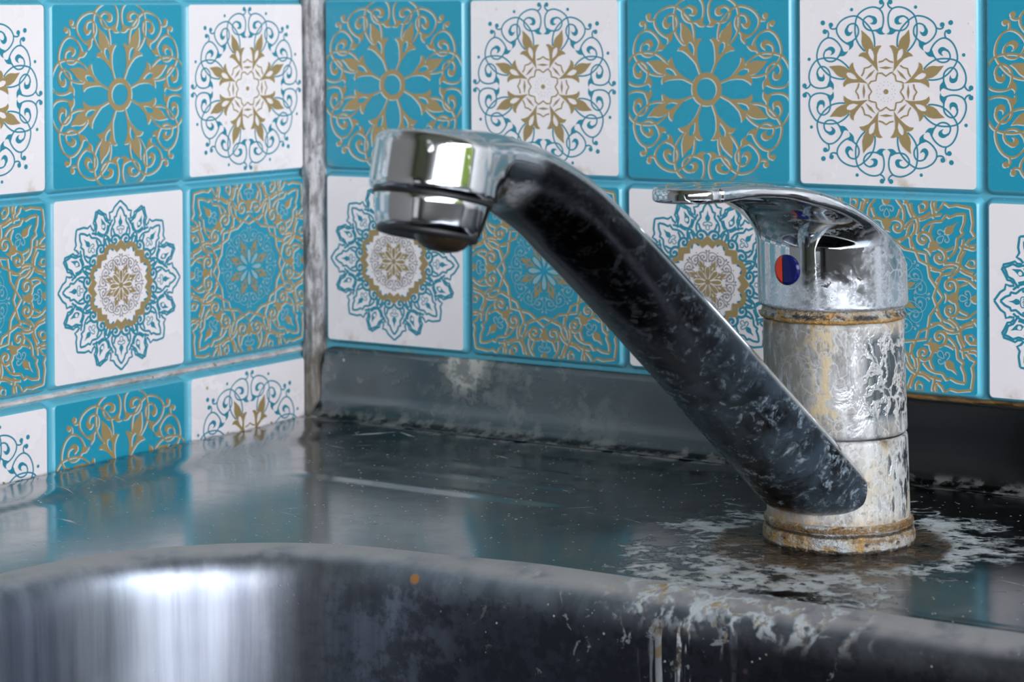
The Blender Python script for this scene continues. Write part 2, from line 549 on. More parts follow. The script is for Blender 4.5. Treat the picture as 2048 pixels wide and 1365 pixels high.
def steel_upstand():
    mt, g, P, put, tc = material('worn_steel_upstand')
    x, y, z = g.xyz(P)
    n1 = g.noise(P, 1.5, 5.0, 0.6)
    n2 = g.noise(P, 9.0, 6.0, 0.65)
    base = g.mix(g.ss(x, 1.0, 4.0), g.mix(n1, (0.085, 0.105, 0.115), (0.17, 0.19, 0.195)), (0.055, 0.057, 0.060))
    q = g.vm('MULTIPLY', g.vm('SUBTRACT', P, (1.17, 0, -2.10)), (2.6, 0.0, 2.0))
    pl = g.n('ShaderNodeVectorMath', {'operation': 'LENGTH'}, i0=q).outputs[1]
    patch = g.ss(g.m('ADD', pl, g.m('MULTIPLY', g.m('SUBTRACT', n2, 0.5), 1.3)), 0.50, 0.28)
    haze = g.mul(g.ss(g.m('ADD', n2, g.m('MULTIPLY', n1, 0.8)), 0.86, 1.12), 0.45, g.ss(x, 2.6, 1.6), 0.6)
    foot = g.mul(g.ss(z, -2.45, -2.50), g.ss(n2, 0.45, 0.60), 0.45)
    crumb = specks(g, P, 9.0, 0.10)
    w = g.m('MAXIMUM', g.mx(g.mul(patch, g.m('ADD', 0.45, g.ss(n2, 0.42, 0.56))), haze), g.mx(foot, crumb), None, True)
    c = g.mix(w, base, g.mix(n2, (0.34, 0.32, 0.27), (0.52, 0.54, 0.53)))
    put(Base_Color=c, Metallic=g.inv(g.mul(w, 0.8)), Roughness=g.mixf(w, g.m('ADD', 0.16, g.m('MULTIPLY', n1, 0.16)), 0.6),
        Normal=g.bump(g.m('ADD', w, g.m('MULTIPLY', n1, 0.4)), 0.25, 0.02 * U))
    return mt


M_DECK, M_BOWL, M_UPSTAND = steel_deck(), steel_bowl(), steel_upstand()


def chrome(name, base=0.80, rough=0.05, spots=0.0):
    mt, g, P, put, tc = material(name)
    n2 = g.noise(P, 9.0, 5.0, 0.65)
    s = g.mul(g.ss(n2, 0.60, 0.72), spots)
    c = g.mix(s, (base, base * 1.015, base * 1.05), (0.40, 0.43, 0.44))
    put(Base_Color=c, Metallic=g.inv(g.mul(s, 0.6)), Roughness=g.m('ADD', rough, g.m('MULTIPLY', s, 0.4)))
    return mt


def handle_chrome():
    mt, g, P, put, tc = material('limescaled_chrome_lever')
    x, y, z = g.xyz(P)
    lat = g.m('ADD', g.m('MULTIPLY', x, RX), g.m('MULTIPLY', y, RY))
    n2 = g.noise(P, 7.0, 6.0, 0.65, 0.6)
    n3 = g.noise(P, 22.0, 5.0, 0.65)
    ve = g.n('ShaderNodeTexVoronoi', {'feature': 'DISTANCE_TO_EDGE'}, Vector=g.vm('ADD', P, g.scale(g.n('ShaderNodeTexNoise', None, Vector=P, Scale=7.0, Detail=3.0).outputs[1], 0.22)), Scale=13.0).outputs[0]
    net = g.inv(g.ss(ve, 0.02, 0.10))
    low = g.ss(g.m('ADD', z, g.m('MULTIPLY', g.m('SUBTRACT', n2, 0.5), 0.55)), 1.30, 1.14)
    right = g.mul(g.ss(lat, -0.04, 0.14), g.ss(z, 1.55, 1.40), g.ss(n2, 0.44, 0.60))
    a = g.mul(g.mx(low, g.mul(right, 0.75)), g.m('ADD', 0.45, g.m('MULTIPLY', g.ss(n3, 0.40, 0.62), 0.55)))
    a = g.m('MAXIMUM', a, g.mul(net, g.ss(lat, 0.0, 0.2), g.ss(z, 1.45, 1.25), 0.8), None, True)
    a = g.mul(a, g.inv(g.mul(g.ss(n3, 0.58, 0.64), 0.8)), 0.66)
    c = g.mix(a, (0.58, 0.60, 0.63), (0.47, 0.52, 0.58))
    put(Base_Color=c, Metallic=g.inv(g.mul(a, 0.75)), Roughness=g.m('ADD', 0.045, g.m('MULTIPLY', a, 0.42)),
        Normal=g.bump(a, 0.12, 0.006 * U))
    return mt


def body_crust(name, lower):
    mt, g, P, put, tc = material(name)
    x, y, z = g.xyz(P)
    lat = g.m('ADD', g.m('MULTIPLY', x, RX), g.m('MULTIPLY', y, RY))
    q = g.scale(P, (1.0, 1.0, 0.38))
    n1 = g.noise(g.scale(P, (1.0, 1.0, 0.6)), 6.0, 5.0, 0.62, 0.5)
    n2 = g.noise(q, 14.0, 6.0, 0.66)
    n3 = g.noise(P, 40.0, 4.0, 0.65)
    wv = g.scale(g.n('ShaderNodeTexNoise', None, Vector=P, Scale=9.0, Detail=4.0).outputs[1], 0.16)
    ve = g.n('ShaderNodeTexVoronoi', {'feature': 'DISTANCE_TO_EDGE'}, Vector=g.vm('ADD', g.scale(P, (1.0, 1.0, 0.62)), wv), Scale=15.0).outputs[0]
    net = g.inv(g.ss(ve, 0.04, 0.16))
    if lower:
        bare = g.mul(g.ss(g.m('ADD', n2, g.m('MULTIPLY', n1, 0.25)), 0.64, 0.74), g.ss(lat, 0.06, 0.25))
    else:
        right = g.mul(g.ss(lat, 0.055, 0.10), g.inv(net), g.ss(z, 1.0, 0.94), g.ss(z, 0.56, 0.62))
        mid = g.mul(g.ss(g.m('ABSOLUTE', g.m('SUBTRACT', lat, 0.05)), 0.14, 0.08), g.ss(n1, 0.40, 0.60), 0.75)
        left = g.mul(g.ss(lat, -0.16, -0.24), g.ss(n2, 0.50, 0.62), 0.55)
        bare = g.m('MAXIMUM', g.mx(right, mid), left, None, True)
    bare = g.mul(bare, 0.96)
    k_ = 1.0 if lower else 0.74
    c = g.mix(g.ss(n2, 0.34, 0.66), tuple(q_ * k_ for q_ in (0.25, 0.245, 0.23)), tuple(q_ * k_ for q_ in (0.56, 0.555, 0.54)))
    c = g.mix(g.mul(g.ss(n1, 0.50, 0.66), 0.8), c, tuple(q_ * k_ for q_ in (0.50, 0.43, 0.31)))
    c = g.mix(g.mul(g.ss(n3, 0.54, 0.66), 0.65), c, (0.13, 0.13, 0.12))
    c = g.mix(g.mul(g.inv(g.ss(ve, 0.0, 0.07)), 0.5), c, (0.60, 0.61, 0.60))
    if not lower:
        cream = g.mul(g.ss(g.m('ABSOLUTE', g.m('ADD', g.m('ADD', lat, 0.135), g.m('MULTIPLY', g.m('SUBTRACT', n1, 0.5), 0.45))), 0.042, 0.020), g.ss(n2, 0.42, 0.50))
        c = g.mix(g.mul(cream, 0.85), c, (0.50, 0.40, 0.24))
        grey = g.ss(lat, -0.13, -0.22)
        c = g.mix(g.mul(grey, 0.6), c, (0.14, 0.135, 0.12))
        rusty = g.mul(g.ss(g.m('ADD', z, g.m('MULTIPLY', g.m('SUBTRACT', n1, 0.5), 0.22)), 0.95, 1.03), g.ss(n1, 0.40, 0.60))
    else:
        rusty = g.mul(g.ss(g.m('ADD', z, g.m('MULTIPLY', g.m('SUBTRACT', n1, 0.5), 0.20)), 0.19, 0.11), g.ss(n2, 0.38, 0.58))
        hi = g.mul(g.ss(z, 0.44, 0.50), g.ss(n1, 0.52, 0.62))
        rusty = g.mx(rusty, hi)
    rc = g.mix(g.ss(n2, 0.40, 0.62), (0.035, 0.022, 0.008), (0.42, 0.23, 0.055))
    c = g.mix(g.mul(rusty, 0.85), c, rc)
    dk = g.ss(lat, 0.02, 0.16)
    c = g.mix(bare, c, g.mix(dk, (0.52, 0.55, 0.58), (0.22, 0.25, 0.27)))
    h = g.m('ADD', g.m('MULTIPLY', g.inv(bare), 0.25), g.m('ADD', g.m('MULTIPLY', g.mul(n2, g.inv(bare)), 0.9), g.m('MULTIPLY', g.mul(n1, g.inv(bare)), 0.6)))
    put(Base_Color=c, Metallic=g.mul(bare, 0.95), Roughness=g.mixf(bare, g.mixf(n1, 0.55, 0.36), 0.12),
        Normal=g.bump(h, 0.40, 0.020 * U))
    return mt


def rust_ring(name, pale, lines=(), rustiness=0.5):
    mt, g, P, put, tc = material(name)
    n1 = g.noise(P, 8.0, 5.0, 0.65, 0.5)
    n2 = g.noise(g.scale(P, (1.0, 1.0, 1.6)), 20.0, 5.0, 0.65)
    c = g.mix(g.ss(n1, 0.38, 0.60), (0.36, 0.20, 0.05), pale)
    c = g.mix(g.ss(n2, 0.56, 0.66), c, (0.035, 0.035, 0.035))
    c = g.mix(g.mul(g.ss(n1, 0.58, 0.66), 0.8), c, (0.38, 0.41, 0.43))
    z = g.xyz(P)[2]
    for zc, hw, col, thr in lines:
        band = g.ss(g.m('ABSOLUTE', g.m('SUBTRACT', g.m('ADD', z, g.m('MULTIPLY', g.m('SUBTRACT', n1, 0.5), 0.03)), zc)), hw, hw * 0.4)
        c = g.mix(g.mul(band, g.ss(n2, thr, thr + 0.12), 0.92), c, col)
    put(Base_Color=c, Metallic=0.25, Roughness=g.mixf(n1, 0.40, 0.16), Normal=g.bump(g.m('ADD', n1, n2), 0.8, 0.03 * U))
    return mt


def spout_chrome():
    mt, g, P, put, tc = material('dark_reflection_spout')
    x, y, z = g.xyz(P)
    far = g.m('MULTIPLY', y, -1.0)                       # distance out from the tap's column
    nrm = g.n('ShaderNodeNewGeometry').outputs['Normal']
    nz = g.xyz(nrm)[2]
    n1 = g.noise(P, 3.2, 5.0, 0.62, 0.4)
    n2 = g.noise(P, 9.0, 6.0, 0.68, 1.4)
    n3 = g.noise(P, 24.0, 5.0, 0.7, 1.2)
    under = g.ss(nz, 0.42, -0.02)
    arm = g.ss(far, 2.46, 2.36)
    dark_refl = g.mul(under, arm)  # dark sink reflection painted into the colour of the arm's underside
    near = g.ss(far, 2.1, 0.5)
    swirl = g.mul(g.ss(n2, 0.46, 0.64), g.ss(n3, 0.42, 0.60), g.m('ADD', 0.10, g.m('MULTIPLY', near, 0.70)), dark_refl)
    film = g.mul(g.ss(n1, 0.38, 0.66), near, dark_refl, 0.45)
    dots = g.mul(specks(g, P, 16.0, 0.13), dark_refl, 0.6)
    c = g.mix(dark_refl, (0.62, 0.635, 0.66), (0.052, 0.053, 0.058))
    c = g.mix(film, c, (0.10, 0.17, 0.24))
    c = g.mix(g.m('MAXIMUM', swirl, dots, None, True), c, (0.40, 0.50, 0.58))
    topd = g.mul(g.ss(n2, 0.58, 0.70), g.inv(dark_refl), 0.5)
    c = g.mix(topd, c, (0.50, 0.53, 0.52))
    w = g.m('MAXIMUM', g.mx(swirl, film), topd, None, True)
    put(Base_Color=c, Metallic=g.inv(g.mul(w, 0.75)), Roughness=g.m('ADD', g.mixf(dark_refl, 0.10, 0.17), g.m('MULTIPLY', w, 0.35)),
        Normal=g.bump(g.m('ADD', swirl, g.m('MULTIPLY', topd, 0.5)), 0.3, 0.01 * U))
    return mt


M_CHROME = chrome('spotted_chrome', 0.62, 0.11, 0.7)
M_LEVER = handle_chrome()
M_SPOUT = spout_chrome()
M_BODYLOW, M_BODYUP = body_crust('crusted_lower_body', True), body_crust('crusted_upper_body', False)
M_RING = rust_ring('rust_stained_ring', (0.36, 0.335, 0.29), ((1.058, 0.020, (0.02, 0.022, 0.026), 0.42), (1.042, 0.014, (0.36, 0.20, 0.045), 0.30), (1.080, 0.012, (0.05, 0.052, 0.055), 0.50)))
M_FOOT = rust_ring('rust_stained_foot', (0.36, 0.345, 0.31), ((0.106, 0.016, (0.15, 0.085, 0.03), 0.34), (0.080, 0.010, (0.03, 0.018, 0.006), 0.20), (0.062, 0.014, (0.19, 0.11, 0.04), 0.44), (0.008, 0.016, (0.02, 0.016, 0.012), 0.34)))
M_RED = simple('red_enamel', (0.66, 0.040, 0.015), 0.25, spec=0.25)
M_NAVY = simple('navy_enamel', (0.004, 0.007, 0.085), 0.2, spec=0.25)
M_AMBER = simple('dark_rusty_plug', (0.022, 0.015, 0.009), 0.3, var=0.8, bump=(16.0, 0.5, 0.02))
# ------------------------------------------------------------------ the printed ornaments, drawn flat in a unit tile
def smooth(pts, k=4, closed=False):
    P = [Vector((*p, 0)).xy for p in pts]
    n = len(P)
    out = []
    for i in range(n if closed else n - 1):
        a, b = P[i], P[(i + 1) % n]
        p0 = P[i - 1] if (i > 0 or closed) else a * 2 - b
        p3 = P[(i + 2) % n] if (i + 2 < n or closed) else b * 2 - a
        for j in range(k):
            t = j / k
            out.append(0.5 * ((2 * a) + (b - p0) * t + (2 * p0 - 5 * a + 4 * b - p3) * t * t + (3 * a - p0 - 3 * b + p3) * t ** 3))
    if not closed:
        out.append(P[-1])
    return [(p.x, p.y) for p in out]


def ribbon(pts, w, closed=False, taper=False):
    n = len(pts)
    L, R = [], []
    for i in range(n):
        if closed:
            a, b = pts[i - 1], pts[(i + 1) % n]
        else:
            a, b = pts[max(i - 1, 0)], pts[min(i + 1, n - 1)]
        dx, dy = b[0] - a[0], b[1] - a[1]
        l = math.hypot(dx, dy) or 1
        dx, dy = dx / l, dy / l
        hw = w / 2
        if taper:
            hw *= 0.35 + 0.65 * min(1, 4 * min(i, n - 1 - i) / n)
        L.append((pts[i][0] - dy * hw, pts[i][1] + dx * hw))
        R.append((pts[i][0] + dy * hw, pts[i][1] - dx * hw))
    return [[R[i], R[(i + 1) % n], L[(i + 1) % n], L[i]] for i in range(n if closed else n - 1)]


def fill(outer, holes=()):
    loops = [[Vector((x, y, 0)) for x, y in lp] for lp in (outer, *holes)]
    flat = [(v.x, v.y) for lp in loops for v in lp]
    return [[flat[i] for i in tri] for tri in tessellate_polygon(loops)]


def disc(c, r, n=14):
    return [[(c[0] + r * math.cos(2 * math.pi * i / n), c[1] + r * math.sin(2 * math.pi * i / n)) for i in range(n)]]


def xf(polys, ang=0.0, mirror=False, s=1.0, c=(0, 0)):
    ca, sa = math.cos(ang), math.sin(ang)
    out = []
    for p in polys:
        q = []
        for x, y in p:
            if mirror:
                x = -x
            q.append((s * (x * ca - y * sa) + c[0], s * (x * sa + y * ca) + c[1]))
        out.append(q[::-1] if mirror else q)
    return out


def clip(poly, w, h):
    for ax, sg, lim in ((0, 1, w), (0, -1, w), (1, 1, h), (1, -1, h)):
        out = []
        n = len(poly)
        for i in range(n):
            a, b = poly[i], poly[(i + 1) % n]
            da, db = lim - sg * a[ax], lim - sg * b[ax]
            if da >= 0:
                out.append(a)
            if (da >= 0) != (db >= 0):
                t = da / (da - db)
                out.append((a[0] + t * (b[0] - a[0]), a[1] + t * (b[1] - a[1])))
        poly = out
        if len(poly) < 3:
            return None
    return poly


D225 = math.radians(22.5)


def dihedral(polys, axis_deg=22.5, n=8, s=1.0):
    """polys drawn right of the vertical, with the mirror line axis_deg to the right of it -> all 2n copies"""
    base = xf(polys, math.radians(axis_deg))            # turn the mirror line onto the vertical
    both = base + xf(base, 0, True)
    out = []
    for k in range(n):
        out += xf(both, math.radians(-axis_deg) - 2 * math.pi * k / n, False, s)
    return out


def turn(polys, n=8, s=1.0, a0=0.0):
    out = []
    for k in range(n):
        out += xf(polys, a0 - 2 * math.pi * k / n, False, s)
    return out


def cb(*pts):                                            # drawing units of the flower ornament
    return [((x - 130 + 0.0175 * (1285 - y)) / 2541, (1285 - y) / 2741) for x, y in pts]


def cl(*pts):                                            # drawing units of the lace ornament
    return [(0.0 if x == 1005 else (x - 1013 + 0.0175 * (1564 - y)) / 2340, (1564 - y) / 2662) for x, y in pts]


def cl0(*pts):
    return [((x - 1005) / 2340, (1564 - y) / 2662) for x, y in pts]


def flower(scroll_w=0.0088):
    """scrolls, fleurs, lattice"""
    sc = []
    sc += ribbon(smooth(cb((178, 395), (160, 345), (147, 285), (146, 215), (163, 145), (205, 92), (268, 70), (332, 72), (400, 94), (460, 130), (510, 177),
                           (540, 240), (555, 320), (560, 400), (556, 470), (543, 535), (512, 600), (470, 660), (424, 706))), scroll_w)
    sc += ribbon(smooth(cb((205, 92), (168, 74), (142, 40), (138, 2))), scroll_w)
    sc += disc(cb((172, -4))[0], 0.0132)
    sc += ribbon(smooth(cb((190, 372), (240, 398), (312, 408), (380, 390), (425, 340), (440, 285), (422, 235), (375, 203), (322, 197))), scroll_w)
    sc += fill(smooth(cb((375, 200), (320, 192), (268, 205), (240, 243), (240, 290), (268, 318), (310, 318), (345, 300), (310, 292), (296, 262), (312, 230), (350, 214)), 3, True))
    sc += fill(smooth(cb((166, 345), (172, 400), (152, 440), (122, 452), (165, 465), (215, 458), (255, 422), (295, 405), (240, 396), (205, 382), (186, 360)), 3, True))
    half = sc
    fl = fill(cb((228, 1005), (238, 945), (241, 885), (238, 820), (230, 740), (210, 672), (170, 625), (212, 614), (252, 630), (286, 668), (298, 612), (310, 560),
                 (340, 508), (398, 455), (445, 388), (456, 462), (463, 560), (446, 640), (408, 708), (442, 712), (482, 736), (512, 772), (450, 780), (380, 812),
                 (322, 872), (272, 942)),
              [cb((346, 664), (302, 698), (284, 758), (281, 842), (340, 796), (369, 740), (370, 682))])
    dot = disc(cb((534, 72))[0], 0.0095, 10)
    lat = ribbon(cb((22, 1022), (66, 1018), (126, 1062), (184, 1018), (224, 1004)), 0.0085)
    lat += fill(cb((20, 940), (124, 921), (226, 940), (125, 962)))
    lat += ribbon(cb((18, 860), (72, 848), (122, 812), (175, 848), (230, 862)), 0.0085)
    return half, fl, dot, lat


F_HALF, F_FLEUR, F_DOT, F_LAT = flower()
FINE_HALF = flower(0.0125)[0]
THIN_HALF = flower(0.0075)[0]


def lace(w=0.0122):
    half = []
    half += ribbon(cl((1005, 313), (1050, 362), (1098, 402), (1135, 465), (1195, 480), (1180, 535), (1186, 602)), w)
    half += ribbon(smooth(cl((1005, 402), (1045, 470), (1070, 540), (1105, 552), (1096, 622), (1140, 682), (1166, 752), (1163, 830)), 2), w)
    half += ribbon(smooth(cl((1162, 662), (1222, 610), (1263, 580), (1288, 512), (1340, 490), (1402, 455), (1428, 440)), 2), w)
    half += ribbon(cl((1428, 440), (1452, 540), (1477, 610), (1452, 645), (1450, 712)), w)
    half += ribbon(smooth(cl((1222, 655), (1242, 740), (1282, 802), (1300, 880), (1288, 960)), 3), w)
    half += ribbon(smooth(cl((1252, 842), (1218, 890), (1200, 942)), 3), w)
    half += ribbon(smooth(cl((1310, 820), (1362, 802), (1402, 778), (1450, 765), (1510, 755)), 3), w)
    # scroll with its stalk
    half += ribbon(smooth(cl((1132, 712), (1116, 770), (1094, 812)), 3), w)
    half += ribbon(smooth(cl((1008, 888), (1030, 846), (1066, 822), (1110, 822), (1148, 846), (1158, 888), (1140, 930), (1102, 938), (1078, 914), (1082, 884), (1106, 876), (1118, 896)), 4), w * 1.25)
    # crossing tails below
    half += ribbon(smooth(cl((1210, 930), (1180, 1000), (1130, 1040)), 3), w * 0.9)
    dia = fill(cl((1384, 562), (1352, 618), (1298, 676), (1310, 748), (1352, 736), (1388, 690), (1386, 622)),
               [[(cl((1336, 684))[0][0] + 0.0112 * math.cos(a), cl((1336, 684))[0][1] + 0.0112 * math.sin(a)) for a in np.linspace(0, 2 * math.pi, 9)[:-1]]])
    bud = fill(cl0((1005, 512), (1018, 580), (1042, 622), (1034, 662), (1005, 690), (976, 662), (968, 622), (992, 580)))
    curl = []
    for sx in (-1, 1):
        curl += ribbon(smooth([((sx * x) / 2340, (1564 - y) / 2662) for x, y in ((6, 690), (36, 690), (62, 708), (60, 738), (38, 744), (32, 724))], 3), 0.0052)
    curl += ribbon(smooth(cl0((1005, 720), (1030, 765), (1026, 795), (1005, 805), (984, 795), (980, 765)), 3, True), 0.0045, True)
    return half, dia, bud, curl


L_HALF, L_DIA, L_BUD, L_CURL = lace()


def polar(seq):
    out = []
    for k in range(8):
        for a, r in seq:
            t = math.radians(a + 45 * k)
            out.append((r * math.sin(t), r * math.cos(t)))
    return out


MEDAL_OUT = polar([(0, .2555), (5, .240), (9.9, .2267), (11.5, .236), (14, .244), (18, .249), (22.5, .250), (27, .249), (31, .244), (33.5, .236), (35.1, .2267), (40, .240)])
MEDAL_IN = polar([(0, .207), (9.9, .186), (11.5, .197), (14, .210), (18, .2195), (22.5, .2215), (27, .2195), (31, .210), (33.5, .197), (35.1, .186)])


def drop(r0, r1, w):
    return [fill_pts for fill_pts in [[(0, r0), (w * .35, r0 + (r1 - r0) * .35), (w * .5, r0 + (r1 - r0) * .7), (w * .3, r0 + (r1 - r0) * .95), (0, r1),
                                       (-w * .3, r0 + (r1 - r0) * .95), (-w * .5, r0 + (r1 - r0) * .7), (-w * .35, r0 + (r1 - r0) * .35)][::-1]]]


# each ornament: list of (ink, polygons)
def orn_white_flower():
    teal = dihedral(F_HALF) + turn(F_DOT)
    r = 0.511
    for k in range(4):
        a = math.radians(45 + 90 * k)
        teal += disc((r * math.sin(a), r * math.cos(a)), 0.0132)
    gold = turn(F_FLEUR) + turn(F_LAT) + disc((0, 0), 0.0135)
    grey = []
    for k in range(8):
        for rr, da in ((0.052, 0.2), (0.052, -0.2), (0.036, 0.0)):
            a = math.radians(22.5 + 45 * k) + da
            grey += disc((rr * math.sin(a), rr * math.cos(a)), 0.0022, 6)
    return [('teal', teal), ('gold', gold), ('grey', grey)]


def orn_blue_flower():
    s = 1.15
    gold = dihedral(F_HALF, s=s) + turn(F_FLEUR, s=s)
    # stems run down to a ring
    ax_ = math.radians(20.6)
    sd, sp = (math.sin(ax_), math.cos(ax_)), (math.cos(ax_), -math.sin(ax_))
    stem = fill([(sd[0] * .076 - sp[0] * .0045, sd[1] * .076 - sp[1] * .0045), (sd[0] * .076 + sp[0] * .0045, sd[1] * .076 + sp[1] * .0045)] + cb((266, 952), (238, 940)))
    gold += turn(stem, s=s)
    ring = [(0.092 * math.cos(a), 0.092 * math.sin(a)) for a in np.linspace(0, 2 * math.pi, 49)[:-1]]
    hole = [(0.062 * math.cos(a), 0.062 * math.sin(a)) for a in np.linspace(0, 2 * math.pi, 49)[:-1]]
    gold += fill(ring, [hole])
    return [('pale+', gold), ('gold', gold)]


def medallion(s):
    grey = dihedral(FINE_HALF, s=s) + turn(F_DOT, s=s)
    gold = turn(F_FLEUR, s=s)
    gold += turn(drop(0.010 / .365, 0.083 / .365, 0.024 / .365), s=s)
    gold += disc((0, 0), 0.042 * s)
    return grey, gold


def orn_white_lace():
    teal = dihedral(L_HALF) + turn(L_DIA) + turn(L_BUD)
    grey = turn(L_CURL)
    g2, gold2 = medallion(0.365)
    gold = fill(MEDAL_OUT, [MEDAL_IN]) + gold2
    return [('teal', teal), ('tealthin', grey), ('grey', g2), ('gold', gold)]


def orn_blue_lace():
    s = 1.41
    gold = dihedral(lace(0.0086)[0], s=s) + turn(L_DIA, s=s) + turn(L_BUD, s=s)
    za, zb, zc = [], [], []
    for k in range(16):
        a = math.radians(22.5 * k)
        za.append(((.315, .262)[k % 2] * math.sin(a), (.315, .262)[k % 2] * math.cos(a)))
        zb.append(((.262, .335)[k % 2] * math.sin(a), (.262, .335)[k % 2] * math.cos(a)))
    gold += ribbon(za, 0.0122, True) + ribbon(zb, 0.0122, True)
    blob = fill(smooth([(0, .405), (.028, .372), (.012, .345), (.03, .325), (0, .332), (-.03, .325), (-.012, .345), (-.028, .372)], 2, True))
    gold += turn(blob)
    g2, gold2 = medallion(0.50)
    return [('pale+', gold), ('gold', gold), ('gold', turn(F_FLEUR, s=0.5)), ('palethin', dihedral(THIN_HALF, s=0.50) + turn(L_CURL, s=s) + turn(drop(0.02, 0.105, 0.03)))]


ORN = {'WF': orn_white_flower(), 'BF': orn_blue_flower(), 'WL': orn_white_lace(), 'BL': orn_blue_lace()}
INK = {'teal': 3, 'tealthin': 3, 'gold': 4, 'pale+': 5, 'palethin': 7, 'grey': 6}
WALL_MATS = [M_GROOVE, M_WHITE, M_BLUE, M_TEALINK, M_GOLD, M_PALE, M_GREYINK, M_PALETEAL, M_PLASTER]


def rounded_rect(w, h, r, n=4):
    out = []
    for cx, cy, a0 in ((w - r, h - r, 0), (-w + r, h - r, 90), (-w + r, -h + r, 180), (w - r, -h + r, 270)):
        for i in range(n + 1):
            a = math.radians(a0 + 90 * i / n)
            out.append((cx + r * math.cos(a), cy + r * math.sin(a)))
    return out


def add_tile(mb, place, w, kind, off, rng):
    """place(u, v, d): u to the right, v up, d out of the wall"""
    hw, hh = w / 2, 0.5
    rings = [(0.0, 0.0, 0.020), (0.006, -0.003, 0.024), (0.013, -0.013, 0.030), (0.022, -0.030, 0.036), (0.028, -0.048, 0.040)]
    loops = [[place(u, v, d) for u, v in rounded_rect(hw - 0.004 + e, hh - 0.004 + e, rad)] for e, d, rad in rings]
    n = len(loops[0])
    b = [p for lp in loops for p in lp]
    face = 1 if kind[0] == 'W' else 2
    mb.add(loops[0], [tuple(range(n))], face)
    sides = [(k * n + i, (k + 1) * n + i, (k + 1) * n + (i + 1) % n, k * n + (i + 1) % n) for k in range(4) for i in range(n)]
    mb.add(b, [f[::-1] for f in sides], 0, True)
    lay = 0.0012
    for ink, polys in ORN[kind]:
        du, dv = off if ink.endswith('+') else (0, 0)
        for p in polys:
            q = clip([(x * w + du, y + dv) for x, y in p], hw - 0.006, hh - 0.006)
            if q:
                d = lay + rng.random() * 0.0004
                mb.add([place(x, y, d) for x, y in q], [tuple(range(len(q)))], INK[ink])
        lay += 0.0008


# ------------------------------------------------------------------ tiled walls
rng = random.Random(3)
BW, BG, BX0, ZG = 1.0094, 0.0604, 0.1376, 0.0587
LW, LG, LS0, ZL, ZG2 = 1.0448, 0.0556, 0.056, -0.0144, 0.0978
ROWKIND = {0: 'F', 1: 'L'}

mb = MB()
for r in range(-4, 2):
    zt = -r * (1 + ZG)
    for c in range(0, 9):
        colour = 'BW'[c % 2] if r % 2 == 0 else 'WB'[c % 2]
        kind = colour + ROWKIND[r % 2]
        uc, zc = BX0 + c * (BW + BG) + BW / 2, zt - 0.5
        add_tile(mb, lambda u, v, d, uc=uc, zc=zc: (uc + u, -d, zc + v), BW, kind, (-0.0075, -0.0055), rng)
ZTOP = 4 * (1 + ZG) + 0.06
XE = BX0 + 9 * (BW + BG)
mb.add([(0.0, 0.047, -2.7), (XE, 0.047, -2.7), (XE, 0.047, ZTOP), (0.0, 0.047, ZTOP)], [(0, 1, 2, 3)], 0)
mb.add([(XE, 0.047, -2.7), (XE, 0.047, ZTOP), (XE, 0.10, ZTOP), (XE, 0.10, -2.7)], [(0, 1, 2, 3)], 0)
mb.add([(0.0, 0.047, ZTOP), (XE, 0.047, ZTOP), (XE, 0.10, ZTOP), (0.0, 0.10, ZTOP)], [(0, 1, 2, 3)], 0)
mb.box((-0.4, 0.10, ROOM['z0']), (ROOM['x1'], 0.6, ROOM['z1']), 8)
wall_back = mb.build('wall_back', WALL_MATS)
tag(wall_back, 'back wall of moulded teal panel with blue and white printed tiles', 'wall', kind='structure')

mb = MB()
for r in range(-4, 3):
    zt = ZL - r * (1 + ZG) if r < 2 else ZL - (2 + ZG + ZG2)
    for c in range(0, 6):
        rr = r % 2
        colour = 'WB'[c % 2] if rr == 0 else 'BW'[c % 2]
        kind = colour + ROWKIND[rr]
        sc_, zc = LS0 + c * (LW + LG) + LW / 2, zt - 0.5
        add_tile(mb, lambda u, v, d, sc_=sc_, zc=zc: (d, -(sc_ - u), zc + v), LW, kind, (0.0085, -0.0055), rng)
SE = LS0 + 6 * (LW + LG)
mb.add([(-0.047, -SE, -3.4), (-0.047, 0.0, -3.4), (-0.047, 0.0, ZTOP), (-0.047, -SE, ZTOP)], [(0, 1, 2, 3)], 0)
mb.add([(-0.047, -SE, -3.4), (-0.047, -SE, ZTOP), (-0.10, -SE, ZTOP), (-0.10, -SE, -3.4)], [(0, 1, 2, 3)], 0)
mb.add([(-0.047, -SE, ZTOP), (-0.047, 0, ZTOP), (-0.10, 0, ZTOP), (-0.10, -SE, ZTOP)], [(0, 1, 2, 3)], 0)
mb.box((-0.6, ROOM['y0'], ROOM['z0']), (-0.10, 0.10, ROOM['z1']), 8)
wall_left = mb.build('wall_left', WALL_MATS[:8] + [M_DARKWALL])
tag(wall_left, 'left wall of moulded teal panel with blue and white printed tiles', 'wall', kind='structure')


def strip_net(path_fn, us, vs, name, mt, label, cat='trim'):
    verts = [path_fn(u, v) for v in vs for u in us]
    m2 = MB()
    m2.add(verts, grid_faces(len(us), len(vs)), 0, True)
    ob = m2.build(name, mt)
    tag(ob, label, cat, kind='structure')
    return ob


from mathutils import noise as mnoise


def nz3(x, y, z, s):
    return mnoise.noise(Vector((x * s, y * s, z * s)))


def caulk_pt(u, v):
    # u 0..1 from the left wall round to the back wall, v = height: an old lumpy bead
    a = math.pi / 2 * u
    x, y = 0.098 * u ** 1.2, -0.045 * (1 - u) ** 1.2
    bul = 0.055 * math.sin(math.pi * u) + 0.028 * nz3(u * 1.3, 0, v, 3.2) + 0.012 * nz3(u * 4, 2, v, 9)
    return (x + bul * 0.6 - 0.02 * (u == 0), y - bul * 0.8 + (0.06 if u == 1 else 0), v)


